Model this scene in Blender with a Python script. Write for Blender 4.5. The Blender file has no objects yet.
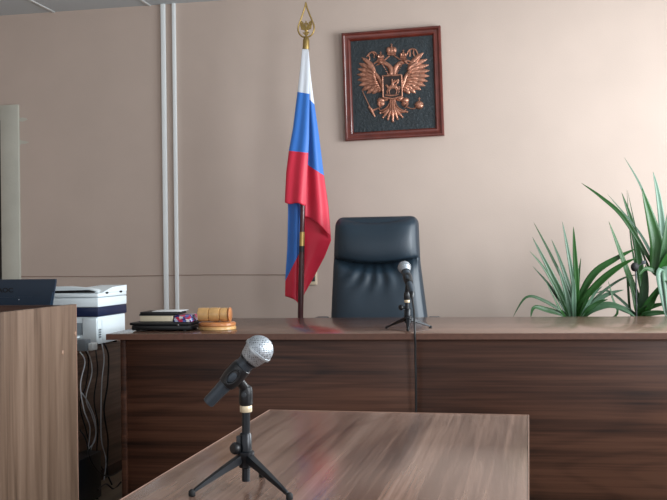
import bpy, bmesh, math, random
from math import sin, cos, pi, radians
from mathutils import Vector, Matrix, noise
random.seed(7)
C = bpy.context.scene.collection
SC = bpy.context.scene

# ------------------------------------------------------------------ camera
YAW, PITCH, ROLL, FPX, EYE = radians(11.5), radians(0.35), .013, 960.0, Vector((0, 0, 1.15))
fw = Vector((-sin(YAW)*cos(PITCH), cos(YAW)*cos(PITCH), sin(PITCH)))
r0 = Vector((cos(YAW), sin(YAW), 0)); u0 = r0.cross(fw)
rt = r0*cos(ROLL) - u0*sin(ROLL); up = u0*cos(ROLL) + r0*sin(ROLL)
cam = bpy.data.cameras.new('camera'); cam.sensor_width = 36; cam.lens = FPX/667*36
cam.clip_start = .05
co = bpy.data.objects.new('camera', cam); C.objects.link(co)
M3 = Matrix((rt, up, -fw)).transposed(); co.matrix_world = Matrix.Translation(EYE) @ M3.to_4x4()
SC.camera = co
def at(x, y, Y):
    d = fw + rt*((x-333.5)/FPX) + up*((250-y)/FPX)
    return EYE + d*(Y/d.y)
def onx(x, y, X):
    d = fw + rt*((x-333.5)/FPX) + up*((250-y)/FPX)
    return EYE + d*(X/d.x)

# ------------------------------------------------------------------ light
SC.view_settings.view_transform = 'Standard'; SC.view_settings.look = 'None'
SC.view_settings.gamma = 1; SC.view_settings.use_curve_mapping = False
SC.view_settings.exposure = 1.0
w = bpy.data.worlds.new('world'); SC.world = w; w.use_nodes = True
bg = w.node_tree.nodes['Background']; bg.inputs[0].default_value = (.92, .95, 1, 1); bg.inputs[1].default_value = .60
def area(name, loc, rot, sx, sy, power, col):
    l = bpy.data.lights.new(name, 'AREA'); l.shape = 'RECTANGLE'; l.size = sx; l.size_y = sy
    l.energy = power; l.color = col
    o = bpy.data.objects.new(name, l); o.location = loc; o.rotation_euler = rot; C.objects.link(o); return o
RW = 2.05            # right wall
area('window_daylight', (RW-.06, 4.35, 1.75), (0, radians(90), 0), 1.5, 1.7, 84, (.88, .95, 1))
area('window_daylight', (RW-.06, 1.1, 1.75), (0, radians(90), 0), 1.5, 1.7, 50, (.90, .95, 1))

# ------------------------------------------------------------------ materials
def nodes(name):
    m = bpy.data.materials.new(name); m.use_nodes = True
    nt = m.node_tree; return m, nt, nt.nodes['Principled BSDF']
def lin(c): return tuple((v/12.92 if v <= .04045 else ((v+.055)/1.055)**2.4) for v in [q/255 for q in c]) + (1,)
def mat(name, c, rough=.5, metal=0, var=0, scale=20, bump=0, bscale=60, coat=0, spec=None, sheen=0):
    m, nt, b = nodes(name); N = nt.nodes; L = nt.links
    col = lin(c); b.inputs['Base Color'].default_value = col
    b.inputs['Roughness'].default_value = rough; b.inputs['Metallic'].default_value = metal
    b.inputs['Coat Weight'].default_value = coat; b.inputs['Sheen Weight'].default_value = sheen
    if spec is not None: b.inputs['Specular IOR Level'].default_value = spec
    tc = N.new('ShaderNodeTexCoord')
    if var:
        n = N.new('ShaderNodeTexNoise'); n.inputs['Scale'].default_value = scale; n.inputs['Detail'].default_value = 4
        L.new(tc.outputs['Object'], n.inputs['Vector'])
        r = N.new('ShaderNodeValToRGB'); r.color_ramp.elements[0].position = .3; r.color_ramp.elements[1].position = .7
        r.color_ramp.elements[0].color = tuple(v*(1-var) for v in col[:3])+(1,)
        r.color_ramp.elements[1].color = tuple(min(1, v*(1+var)) for v in col[:3])+(1,)
        L.new(n.outputs['Fac'], r.inputs[0]); L.new(r.outputs[0], b.inputs['Base Color'])
    if bump:
        n = N.new('ShaderNodeTexNoise'); n.inputs['Scale'].default_value = bscale; n.inputs['Detail'].default_value = 3
        L.new(tc.outputs['Object'], n.inputs['Vector'])
        q = N.new('ShaderNodeBump'); q.inputs['Strength'].default_value = bump; q.inputs['Distance'].default_value = .01
        L.new(n.outputs['Fac'], q.inputs['Height']); L.new(q.outputs[0], b.inputs['Normal'])
    return m
def wood(name, axis, dark, mid, light, rough=.32, off=(0, 0, 0), bump=.06, rot=0, spec=.5):
    """laminate: grain runs along the axis, broad bands plus fine streaks across it"""
    m, nt, b = nodes(name); N = nt.nodes; L = nt.links
    tc = N.new('ShaderNodeTexCoord')
    def mp_(st):
        s = [1, 1, 1]; s['xyz'.index(axis)] = st
        pre = N.new('ShaderNodeMapping'); pre.inputs['Rotation'].default_value = (0, 0, rot); L.new(tc.outputs['Object'], pre.inputs['Vector'])
        mp = N.new('ShaderNodeMapping'); mp.inputs['Scale'].default_value = s; mp.inputs['Location'].default_value = off
        L.new(pre.outputs[0], mp.inputs['Vector']); return mp.outputs[0]
    broad, fine = mp_(.16), mp_(.022)
    def nz(vec, scale, detail, dist=0, rough_=.55):
        n = N.new('ShaderNodeTexNoise'); n.inputs['Scale'].default_value = scale; n.inputs['Detail'].default_value = detail
        n.inputs['Distortion'].default_value = dist; n.inputs['Roughness'].default_value = rough_
        L.new(vec, n.inputs['Vector']); return n.outputs['Fac']
    def mad(x, k, add):
        q = N.new('ShaderNodeMath'); q.operation = 'MULTIPLY_ADD'; q.inputs[1].default_value = k; L.new(x, q.inputs[0])
        if hasattr(add, 'links') or not isinstance(add, (int, float)): L.new(add, q.inputs[2])
        else: q.inputs[2].default_value = add
        return q.outputs[0]
    d = nz(broad, 2.4, 1, .25, .3)                 # contour lines of a smooth noise: the cathedral figure
    ph = mad(d, 75, 0); sn = N.new('ShaderNodeMath'); sn.operation = 'SINE'; L.new(ph, sn.inputs[0])
    med = nz(fine, 16, 3, 0, .6); c = nz(fine, 110, 3, 0, .6)
    pw = N.new('ShaderNodeMath'); pw.operation = 'POWER'; pw.inputs[1].default_value = 4; h_ = mad(sn.outputs[0], .5, .5); L.new(h_, pw.inputs[0])
    v = mad(pw.outputs[0], -.05, 0.045)
    v = mad(d, .35, v); v = mad(med, .55, v); v = mad(c, .30, v)
    r = N.new('ShaderNodeValToRGB'); e = r.color_ramp.elements
    e[0].position = .49; e[0].color = lin(dark); e[1].position = .76; e[1].color = lin(light)
    k = e.new(.62); k.color = lin(mid)
    L.new(v, r.inputs[0]); L.new(r.outputs[0], b.inputs['Base Color'])
    rr = N.new('ShaderNodeMapRange'); rr.inputs['To Min'].default_value = rough-.03; rr.inputs['To Max'].default_value = rough+.04
    L.new(c, rr.inputs[0]); L.new(rr.outputs[0], b.inputs['Roughness'])
    b.inputs['Specular IOR Level'].default_value = spec
    q = N.new('ShaderNodeBump'); q.inputs['Strength'].default_value = bump; q.inputs['Distance'].default_value = .002
    L.new(c, q.inputs['Height']); L.new(q.outputs[0], b.inputs['Normal'])
    return m
W1 = ((24, 12, 8), (61, 36, 25), (84, 54, 40))  # shared laminate in its shaded tone, shade of camera-facing fronts put into colour
M_wall = mat('wall_paint', (188, 170, 158), .75, var=.03, scale=3, bump=.08, bscale=140)
M_ceil = mat('ceiling_panel', (188, 192, 194), .85, var=.03, scale=2)
M_white = mat('white_plastic', (234, 238, 238), .35)
M_strip = mat('ceiling_strip', (212, 214, 212), .5)
M_casing = mat('bare_plaster', (186, 184, 172), .8, var=.05, scale=6, bump=.1)
M_floor = wood('floor_laminate', 'y', (120, 104, 88), (150, 132, 112), (172, 152, 130), .4)
M_front = wood('walnut_laminate_horizontal', 'x', *W1, rough=.4, spec=.28)
M_front2 = wood('walnut_laminate_right', 'x', *W1, rough=.4, off=(3.1, .7, 1.9), spec=.28)
M_cab = wood('walnut_laminate_cabinet', 'y', (82, 60, 48), (122, 94, 77), (146, 118, 100), rough=.4)
M_top = wood('walnut_laminate_desk_top', 'x', (62, 40, 31), (92, 66, 54), (116, 88, 74), rough=.21, off=(1, 0, 4), bump=0, spec=.9)  # same laminate, base colour raised to carry the bright wall reflection
M_side = wood('walnut_laminate_vertical', 'z', (70, 54, 43), (103, 82, 67), (126, 104, 88), rough=.42)  # same laminate made lighter, window light on the right-facing side put into colour
M_table = wood('walnut_laminate_table', 'y', (92, 68, 57), (128, 100, 86), (156, 128, 113), rough=.2, off=(.4, 0, 0), bump=.02)  # same laminate made lighter, light on the upward-facing top put into colour
M_edge = mat('light_edge_band', (150, 118, 102), .4, var=.1)
M_edged = mat('desk_edge_band', (92, 60, 47), .4, var=.15, scale=40)
M_black = mat('black_plastic', (16, 18, 21), .38)
M_blackm = mat('black_metal', (22, 25, 30), .33, metal=.3)
M_rubber = mat('black_rubber', (14, 14, 15), .7)
M_mon = mat('monitor_plastic', (30, 48, 66), .32)
M_navy = mat('navy_plastic', (22, 34, 66), .4)
M_grey = mat('grey_plastic', (120, 128, 134), .5)
M_dgrey = mat('dark_grey_plastic', (52, 56, 60), .5)
M_print = mat('printer_white', (232, 242, 246), .4)
M_leather = mat('black_leather', (32, 46, 57), .42, var=.1, scale=9, bump=.12, bscale=220)
M_chrome = mat('chrome', (200, 200, 205), .15, metal=1)
M_brass = mat('brass', (178, 150, 92), .35, metal=.85, var=.1)
M_pole = mat('dark_red_lacquered_wood', (70, 26, 30), .28, var=.15, scale=30)
M_mahog = mat('mahogany', (94, 36, 26), .28, var=.25, scale=14, coat=.3)
M_slate = mat('slate_panel', (34, 42, 46), .45, var=.25, scale=26, bump=.5, bscale=70)
M_copper = mat('copper_relief', (176, 124, 102), .33, metal=.6, var=.4, scale=45, bump=.3, bscale=120)
M_shield = mat('dark_shield', (52, 44, 42), .5, metal=.4)
M_gavel = mat('varnished_light_wood', (204, 160, 104), .3, var=.14, scale=30, coat=.3)
M_gavel2 = mat('varnished_amber_wood', (188, 122, 74), .28, var=.14, scale=30, coat=.3)
M_cream = mat('cream_paper', (206, 194, 168), .8)
M_ivory = mat('ivory_plastic', (214, 196, 170), .45)
M_pot = mat('terracotta', (146, 84, 60), .7, var=.1)
M_soil = mat('soil', (48, 36, 28), .95, var=.3, bump=.6)
M_cw = mat('white_cable', (226, 230, 236), .5)
M_screw = mat('screw_cover', (150, 120, 100), .5)
# microphone grille: woven steel
def grille():
    m, nt, b = nodes('steel_mesh_grille'); N = nt.nodes; L = nt.links
    b.inputs['Metallic'].default_value = .7; b.inputs['Roughness'].default_value = .42
    tc = N.new('ShaderNodeTexCoord'); v = N.new('ShaderNodeTexVoronoi'); v.inputs['Scale'].default_value = 270; v.inputs['Randomness'].default_value = .25
    L.new(tc.outputs['Object'], v.inputs['Vector'])
    r = N.new('ShaderNodeValToRGB'); r.color_ramp.elements[0].color = (.06, .065, .07, 1); r.color_ramp.elements[0].position = .1
    r.color_ramp.elements[1].color = (.46, .50, .54, 1); r.color_ramp.elements[1].position = .5
    L.new(v.outputs['Distance'], r.inputs[0]); L.new(r.outputs[0], b.inputs['Base Color'])
    q = N.new('ShaderNodeBump'); q.inputs['Distance'].default_value = .001; q.inputs['Strength'].default_value = .8
    L.new(v.outputs['Distance'], q.inputs['Height']); L.new(q.outputs[0], b.inputs['Normal'])
    return m
M_grille = grille()
M_handle = mat('dark_grey_enamel', (58, 66, 74), .42, metal=.3)
M_band = mat('satin_steel', (178, 184, 188), .4, metal=.7)
def leafmat():
    m, nt, b = nodes('strap_leaf_green'); N = nt.nodes; L = nt.links
    tc = N.new('ShaderNodeTexCoord')
    at_ = N.new('ShaderNodeAttribute'); at_.attribute_name = 'tone'
    r = N.new('ShaderNodeValToRGB'); e = r.color_ramp.elements
    e[0].color = lin((36, 88, 26)); e[1].color = lin((112, 142, 122)); k = e.new(.5); k.color = lin((44, 82, 42))
    L.new(at_.outputs['Fac'], r.inputs[0])
    n = N.new('ShaderNodeTexNoise'); n.inputs['Scale'].default_value = 30; L.new(tc.outputs['Object'], n.inputs['Vector'])
    mx = N.new('ShaderNodeMix'); mx.data_type = 'RGBA'; mx.blend_type = 'MULTIPLY'; mx.inputs[0].default_value = .2
    L.new(r.outputs[0], mx.inputs[6]); L.new(n.outputs['Fac'], mx.inputs[7]); L.new(mx.outputs[2], b.inputs['Base Color'])
    b.inputs['Roughness'].default_value = .38
    t = N.new('ShaderNodeBsdfTranslucent'); L.new(mx.outputs[2], t.inputs[0])
    ms = N.new('ShaderNodeMixShader'); ms.inputs[0].default_value = .2
    L.new(b.outputs[0], ms.inputs[1]); L.new(t.outputs[0], ms.inputs[2]); L.new(ms.outputs[0], N['Material Output'].inputs[0])
    return m
M_leaf = leafmat()
def flagmat():
    m, nt, b = nodes('flag_satin'); N = nt.nodes; L = nt.links
    uv = N.new('ShaderNodeUVMap'); sp = N.new('ShaderNodeSeparateXYZ'); L.new(uv.outputs[0], sp.inputs[0])
    r = N.new('ShaderNodeValToRGB'); r.color_ramp.interpolation = 'CONSTANT'; e = r.color_ramp.elements
    e[0].color = lin((240, 244, 250)); e[1].position = .3333; e[1].color = lin((62, 134, 222)); k = e.new(.6666); k.color = lin((230, 46, 76))
    L.new(sp.outputs[1], r.inputs[0]); L.new(r.outputs[0], b.inputs['Base Color'])
    b.inputs['Roughness'].default_value = .45; b.inputs['Sheen Weight'].default_value = .25
    t = N.new('ShaderNodeBsdfTranslucent'); L.new(r.outputs[0], t.inputs[0])
    ms = N.new('ShaderNodeMixShader'); ms.inputs[0].default_value = .3
    L.new(b.outputs[0], ms.inputs[1]); L.new(t.outputs[0], ms.inputs[2]); L.new(ms.outputs[0], N['Material Output'].inputs[0])
    return m
M_flag = flagmat()

# ------------------------------------------------------------------ mesh helpers
def box(bm, x0, x1, y0, y1, z0, z1, bev=0, M=None):
    r = bmesh.ops.create_cube(bm, size=1)['verts']
    for v in r: v.co = Vector((x0+(v.co.x+.5)*(x1-x0), y0+(v.co.y+.5)*(y1-y0), z0+(v.co.z+.5)*(z1-z0)))
    if M: bmesh.ops.transform(bm, matrix=M, verts=r)
    if bev:
        ed = list({e for v in r for e in v.link_edges})
        bmesh.ops.bevel(bm, geom=ed, offset=bev, segments=2, affect='EDGES', profile=.5)
def smoothpts(pts, n):
    """Catmull-Rom through the points, n steps per span"""
    P = [Vector(p) for p in pts]; out = []
    for i in range(len(P)-1):
        a = P[max(i-1, 0)]; b = P[i]; c = P[i+1]; d = P[min(i+2, len(P)-1)]
        for k in range(n):
            t = k/n
            out.append(.5*((2*b)+(c-a)*t+(2*a-5*b+4*c-d)*t*t+(3*b-a-3*c+d)*t**3))
    out.append(P[-1]); return out
def tube(bm, pts, rad, seg=10, flat=1.0, ref=None):
    P = [Vector(p) for p in pts]; n = len(P)
    R = rad if isinstance(rad, (list, tuple)) else [rad]*n
    rings = []; prev = None
    for i, p in enumerate(P):
        t = (P[min(i+1, n-1)]-P[max(i-1, 0)]).normalized()
        if prev is None:
            h = Vector(ref) if ref else (Vector((0, 1, 0)) if abs(t.y) < .8 else Vector((1, 0, 0)))
        else: h = prev
        b = (h - t*h.dot(t)).normalized(); a = t.cross(b); prev = b
        rings.append([bm.verts.new(p+(a*cos(2*pi*k/seg)+b*sin(2*pi*k/seg)*flat)*max(R[i], 1e-5)) for k in range(seg)])
    for i in range(n-1):
        for k in range(seg):
            f = bm.faces.new((rings[i][k], rings[i][(k+1) % seg], rings[i+1][(k+1) % seg], rings[i+1][k])); f.smooth = True
    bm.faces.new(rings[0][::-1]); bm.faces.new(rings[-1])
def lathe(bm, prof, M=None, seg=28):
    """profile of (r, z) pairs turned round the local z axis"""
    rings = []; new = []
    for r, z in prof:
        ring = [bm.verts.new((max(r, 1e-5)*cos(2*pi*k/seg), max(r, 1e-5)*sin(2*pi*k/seg), z)) for k in range(seg)]
        rings.append(ring); new += ring
    for i in range(len(rings)-1):
        for k in range(seg):
            f = bm.faces.new((rings[i][k], rings[i][(k+1) % seg], rings[i+1][(k+1) % seg], rings[i+1][k])); f.smooth = True
    bm.faces.new(rings[0][::-1]); bm.faces.new(rings[-1])
    if M: bmesh.ops.transform(bm, matrix=M, verts=new)
def align(p, d):
    d = Vector(d).normalized()
    return Matrix.Translation(Vector(p)) @ d.to_track_quat('Z', 'Y').to_matrix().to_4x4()
def ball(bm, c, r, seg=16):
    x = bmesh.ops.create_uvsphere(bm, u_segments=seg, v_segments=seg//2+2, radius=1)['verts']
    r = Vector(r) if not isinstance(r, (int, float)) else Vector((r, r, r))
    for v in x:
        v.co = Vector((v.co.x*r.x, v.co.y*r.y, v.co.z*r.z))+Vector(c)
        for f in v.link_faces: f.smooth = True
def prism(bm, poly, a, b):
    """polygon of (x, z) extruded from y=a to y=b"""
    A = [bm.verts.new((x, a, z)) for x, z in poly]; B = [bm.verts.new((x, b, z)) for x, z in poly]
    n = len(poly); bm.faces.new(A); bm.faces.new(B[::-1])
    for i in range(n): bm.faces.new((A[i], B[i], B[(i+1) % n], A[(i+1) % n]))
def obj(name, bm, m, parent=None, solid=0, sharp=True):
    bmesh.ops.recalc_face_normals(bm, faces=bm.faces)
    me = bpy.data.meshes.new(name); bm.to_mesh(me); bm.free(); me.set_sharp_from_angle(angle=radians(42)); me.materials.append(m)
    o = bpy.data.objects.new(name, me); C.objects.link(o)
    if parent: o.parent = parent
    if solid:
        s = o.modifiers.new('thick', 'SOLIDIFY'); s.thickness = solid; s.offset = 0
    return o
def B(): return bmesh.new()
def bx(name, m, parent, *a, bev=.0015):
    bm = B(); box(bm, *a, bev=bev); return obj(name, bm, m, parent)
def tag(o, label, cat, group=None):
    o['label'] = label; o['category'] = cat
    if group: o['group'] = group
    return o
def thing(name, label, cat, loc=(0, 0, 0), rz=0, group=None):
    o = bpy.data.objects.new(name, None); o.empty_display_size = .05; C.objects.link(o)
    o.location = loc; o.rotation_euler = (0, 0, rz); return tag(o, label, cat, group)
def struct(name, bm, m, parent=None):
    o = obj(name, bm, m, parent)
    if not parent: o['kind'] = 'structure'
    return o

# ------------------------------------------------------------------ the room
WY, CZ, LX, NY = 6.2, 2.886, -4.6, -1.6
bm = B(); box(bm, LX-.1, RW+.1, NY, WY+.1, -.1, 0); struct('floor', bm, M_floor)
bm = B(); box(bm, LX-.1, RW+.1, NY, WY+.1, CZ, CZ+.1); struct('ceiling', bm, M_ceil)
bm = B(); box(bm, LX-.1, RW+.1, WY, WY+.12, 0, CZ); struct('wall_back', bm, M_wall)
bm = B(); box(bm, LX-.12, LX, NY, WY, 0, CZ); struct('wall_left', bm, M_wall)
# right wall with two window openings
wins = [(3.5, 5.2), (.25, 1.95)]; wz0, wz1 = 1.0, 2.5
bm = B(); box(bm, RW, RW+.25, NY, WY, 0, wz0); box(bm, RW, RW+.25, NY, WY, wz1, CZ)
ys = [NY, .25, 1.95, 3.5, 5.2, WY]
for a, b in ((NY, .25), (1.95, 3.5), (5.2, WY)): box(bm, RW, RW+.25, a, b, wz0, wz1)
struct('wall_right', bm, M_wall)
def glassmat():
    m, nt, b = nodes('window_glass'); b.inputs['Base Color'].default_value = (.95, .98, 1, 1); b.inputs['Roughness'].default_value = .02
    b.inputs['Transmission Weight'].default_value = 1; return m
M_glass = glassmat()
for i, (a, b) in enumerate(wins):
    bm = B(); X0, X1 = RW+.08, RW+.14; m_ = (a+b)/2
    for q in ((a, a+.06, wz0, wz1), (b-.06, b, wz0, wz1), (m_-.04, m_+.04, wz0, wz1), (a, b, wz0, wz0+.06), (a, b, wz1-.06, wz1)):
        box(bm, X0, X1, *q)
    fr = struct('window_%d' % (i+1), bm, M_white)
    bm = B(); box(bm, RW+.105, RW+.111, a+.06, b-.06, wz0+.06, wz1-.06); obj('pane', bm, M_glass, fr)
    bm = B(); box(bm, RW-.05, RW+.08, a-.05, b+.05, wz0-.03, wz0); obj('window_sill', bm, M_white, fr)
# ceiling cover strips
n = 1
for X in (-3.95, -3.24, -2.528, -1.816, -1.1, -.39, .32, 1.03, 1.74):
    bm = B(); box(bm, X-.011, X+.011, NY, WY, CZ-.006, CZ+.001, bev=.002); struct('trim_%d' % n, bm, M_strip); n += 1
# white surface trunking running up the back wall
for X0, X1, dx in ((-2.442, -2.411, 0), (-2.361, -2.337, 0)):
    bm = B(); box(bm, X0, X1, WY-.02, WY, .05, CZ, bev=.003); struct('trim_%d' % n, bm, M_white); n += 1
# dark door and its bare plaster casing at the far left of the back wall
bm = B(); box(bm, -4.5, -3.655, WY-.012, WY, 0, 2.14); struct('door_1', bm, M_black)
bm = B(); box(bm, -3.652, -3.512, WY-.02, WY, 0, 2.246, bev=.003); box(bm, -4.5, -3.652, WY-.02, WY, 2.14, 2.246); struct('trim_%d' % n, bm, M_casing); n += 1
for zc, pts in ((2.14, [(0, .012), (.02, .016), (.05, .01), (.062, 0), (.04, -.01), (.015, -.014), (0, -.01)]),
                (1.98, [(0, .02), (.02, .012), (.05, .006), (.075, .0), (.04, -.012), (.015, -.01), (0, -.02)])):
    bm = B(); prism(bm, [(-3.512+x, zc+z) for x, z in pts], WY-.0015, WY); struct('trim_%d' % n, bm, M_casing); n += 1
# thin painted-over cable that runs along the wall to the socket
bm = B(); tube(bm, [(-4.4 if 0 else -3.51, WY-.003, 1.033), (-2.9, WY-.003, 1.028), (-2.1, WY-.003, 1.033), (-1.55, WY-.003, 1.028), (-1.42, WY-.003, 1.022)], .0026, 6)
struct('trim_%d' % n, bm, mat('painted_cable', (150, 128, 116), .7)); n += 1
bm = B(); box(bm, LX, RW, WY-.014, WY, 0, .07, bev=.003); struct('baseboard_back', bm, M_mahog)
# wall socket
t = thing('wall_socket', 'ivory wall socket low on back wall, between flag and chair', 'socket', (-1.402, WY, 1.005))
bx('face_plate', M_ivory, t, -.034, .028, -.012, 0, -.045, .045, bev=.003)
bx('socket_insert', M_dgrey, t, -.008, .016, -.015, -.011, -.022, .022, bev=.002)

# ------------------------------------------------------------------ judge's desk
DA = math.atan2(4.143-3.986, 2.401)
t = thing('judge_desk', 'long walnut courtroom desk spanning the room in front of the chair', 'desk', (-1.849, 3.986, 0), DA)
JZ = .815; DL = 3.25; DD = 1.06
bm = B(); box(bm, 0, DL, 0, DD, JZ-.026, JZ, bev=.0015); obj('desk_top', bm, M_top, t)
bx('edge_band', M_edged, t, 0, DL, -.0015, .0002, JZ-.0255, JZ-.0008, bev=0)
bx('side_panel', M_front, t, .058, .082, .02, DD-.05, 0, JZ-.0262)
bx('side_panel', M_side, t, DL-.09, DL-.066, .02, DD-.05, 0, JZ-.0262)
bm = B(); box(bm, .0825, 1.3705, .034, .052, .0, JZ-.0264, bev=.001); obj('front_panel', bm, M_front, t)
bm = B(); box(bm, 1.374, DL-.0905, .034, .052, .0, JZ-.0264, bev=.001); obj('front_panel', bm, M_front2, t)
bx('divider_panel', M_side, t, 1.36, 1.384, .0525, DD-.05, 0, JZ-.0262)

# ------------------------------------------------------------------ near table
t = thing('conference_table', 'plain walnut laminate table in the foreground, under the large microphone', 'table', (-.355, 1.5, 0))
bm = B(); box(bm, -.348, .348, -.65, 1.048, .705, .7295, bev=.001); obj('table_top', bm, M_table, t)
bm = B()
box(bm, -.3495, -.348, -.65, 1.048, .7045, .7303); box(bm, .348, .3495, -.65, 1.048, .7045, .7303)
box(bm, -.3495, .3495, 1.048, 1.0495, .7045, .7303)
obj('edge_band', bm, M_edge, t)
bx('end_panel', M_front, t, -.3, -.276, -.6, 1.0, 0, .705); bx('end_panel', M_front, t, .276, .3, -.6, 1.0, 0, .705)
bx('modesty_panel', M_front, t, -.276, .276, .2, .218, .25, .705)

# ------------------------------------------------------------------ secretary's screen desk on the left
t = thing('clerk_desk', 'walnut high-sided desk at the left edge, in front of the monitor', 'desk', (-1.88, 3.0, 0))
bx('side_panel', M_side, t, -.024, 0, -.9, .765, 0, .96, bev=.002)
bx('back_panel', M_front, t, -1.3, -.0245, .747, .765, 0, .956, bev=.001)
bx('edge_band', M_edge, t, -.0235, .0004, .7612, .7668, 0.01, .959, bev=0)
bx('work_top', M_top, t, -1.3, -.0245, -.2, .746, .70, .725)
bx('side_panel', M_side, t, -1.324, -1.3, -.9, .765, 0, .96)
for yy, zz in ((.640, .768), (.753, .836)):
    bm = B(); lathe(bm, [(.0095, 0), (.0095, .0015), (.006, .003)], align((0, yy, zz), (1, 0, 0)), 14); obj('screw_cap', bm, M_screw, t)
# low cabinet
t = thing('low_cabinet', 'low walnut cabinet carrying the printer and the monitor', 'cabinet', (-2.15, 3.8, 0))
bx('cabinet_top', M_cab, t, -.85, 0, 0, 1.42, .688, .71)
bx('side_panel', M_cab, t, -.03, -.01, .02, 1.40, .07, .688); bx('side_panel', M_front, t, -.83, -.81, .02, 1.40, .0, .688)
bx('back_panel', M_side, t, -.81, -.03, 1.38, 1.40, .0, .688); bx('front_panel', M_side, t, -.81, -.03, .02, .04, .0, .688)
bx('plinth', M_front, t, -.06, -.04, .1, 1.38, 0, .07)

# ------------------------------------------------------------------ printer
t = thing('printer', 'white multifunction printer with a navy band on the low cabinet', 'printer', (-2.11, 4.462, .71))
# local: x to the left is negative, y goes back
bm = B(); box(bm, -.40, -.006, .008, .34, .012, .15, bev=.006); obj('body', bm, M_print, t)
bx('side_cover', M_print, t, -.008, -.002, .05, .30, .03, .135, bev=.002)
bx('navy_band', M_navy, t, -.405, 0, 0, .35, .15, .198, bev=.006)
bx('scanner_housing', M_print, t, -.405, 0, 0, .35, .198, .245, bev=.006)
bx('scanner_lid', M_print, t, -.405, -.0, .0, .35, .247, .268, bev=.006)
bm = B(); prism(bm, [(0, .268), (.35, .268), (.35, .300), (.17, .294), (.12, .284), (.05, .27)], -.404, -.26)
for v in bm.verts: v.co = Vector((v.co.y+.26+(-.001), v.co.x, v.co.z))
obj('feeder_cover', bm, M_print, t)
bm = B()
pts = [(-.40, .268), (-.02, .268), (-.03, .280), (-.08, .292), (-.2, .302), (-.3, .300), (-.42, .284), (-.41, .276)]
prism(bm, pts, .05, .12); obj('paper_tray', bm, M_print, t)
bm = B(); prism(bm, [(-.30, .269), (-.04, .269), (-.035, .276), (-.07, .284), (-.28, .280)], .03, .05); obj('tray_lip', bm, M_black, t)
for yy in (.09, .26): bx('hinge', M_black, t, -.002, .003, yy, yy+.025, .262, .272, bev=.001)
bx('output_slot', M_grey, t, -.34, -.09, .002, .009, .06, .12, bev=.001)
bx('output_tray', M_print, t, -.32, -.1, -.06, .01, .045, .055, bev=.002)
bx('front_cover', M_print, t, -.085, -.01, .0, .009, .02, .145, bev=.003)
bm = B()
for r_ in range(4):
    for c_ in range(2): box(bm, -.0022, -.0012, .012+c_*.013, .022+c_*.013, .045+r_*.012, .053+r_*.012)
obj('vent', bm, M_grey, t)
for xx in (-.36, -.05):
    for yy in (.04, .3):
        bm = B(); lathe(bm, [(.012, 0), (.012, .013)], Matrix.Translation((xx, yy, 0)), 12); obj('foot', bm, M_rubber, t)
# white power adapters beside the printer
for i, (x, y, z0, z1, wd) in enumerate(((84, 336, .71, .765, .045), (92, 340, .71, .745, .03))):
    p = at(x, y, 4.28+.03*i); bm = B(); box(bm, p.x-wd/2, p.x+wd/2, p.y-.03, p.y+.03, z0, z1, bev=.004)
    o = obj('power_adapter', bm, M_white if i else M_grey, None)
    tag(o, ('grey power adapter standing before the printer', 'small white power adapter at the printer corner')[i], 'adapter')

# ------------------------------------------------------------------ monitor seen from behind
mY = 4.2
t = thing('computer_monitor', 'dark monitor seen from behind over the clerk desk', 'monitor', (-2.49, mY, .71))
tr = at(55.4, 279, mY); br = at(51.5, 306, mY)
xr, zt = tr.x+2.49, tr.z-.71; xb = br.x+2.49
bm = B(); prism(bm, [(-.30, zt), (xr, zt), (xr+.001, zt-.012), (xb, br.z-.71), (xb-.012, .08), (-.28, .08)], 0, .012); obj('screen_housing', bm, M_mon, t)
zl = at(20, 297, mY).z-.71
bm = B(); prism(bm, [(-.28, zl-.003), (at(33, 296, mY).x+2.49, zl+.001), (at(53.5, 292.5, mY).x+2.49, zl+.022), (xb-.002, br.z-.71), (xb-.014, .082), (-.27, .082)], -.012, .0)
obj('lower_cover', bm, M_mon, t)
bx('display', M_black, t, -.27, xr-.03, .012, .016, .10, zt-.012)
bx('neck', M_mon, t, -.07, .01, .001, .011, .008, .12); bx('base', M_mon, t, -.14, .08, -.07, .12, 0, .01, bev=.003)
def text(name, s, size, loc, rot, m, parent, ext=.0008, sx=1):
    cu = bpy.data.curves.new(name, 'FONT'); cu.body = s; cu.size = size; cu.extrude = ext; cu.align_x = 'CENTER'; cu.offset = size*.02
    tmp = bpy.data.objects.new('tmp', cu); C.objects.link(tmp)
    me = bpy.data.meshes.new_from_object(tmp.evaluated_get(bpy.context.evaluated_depsgraph_get())); bpy.data.objects.remove(tmp)
    for v in me.vertices: v.co.x *= sx
    me.materials.clear(); me.materials.append(m)
    o = bpy.data.objects.new(name, me); C.objects.link(o); o.parent = parent; o.location = loc; o.rotation_euler = rot; return o
lp = at(5.5, 292.3, mY)
text('logo', 'AOC', .030, (lp.x+2.49, -.001, lp.z-.71), (radians(90), 0, 0), M_rubber, t, sx=1.25)
lp = at(20.3, 299.6, mY); bm = B(); ball(bm, (lp.x+2.49, -.0125, lp.z-.71), (.0022, .001, .0022), 8); obj('indicator', bm, M_white, t)

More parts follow.
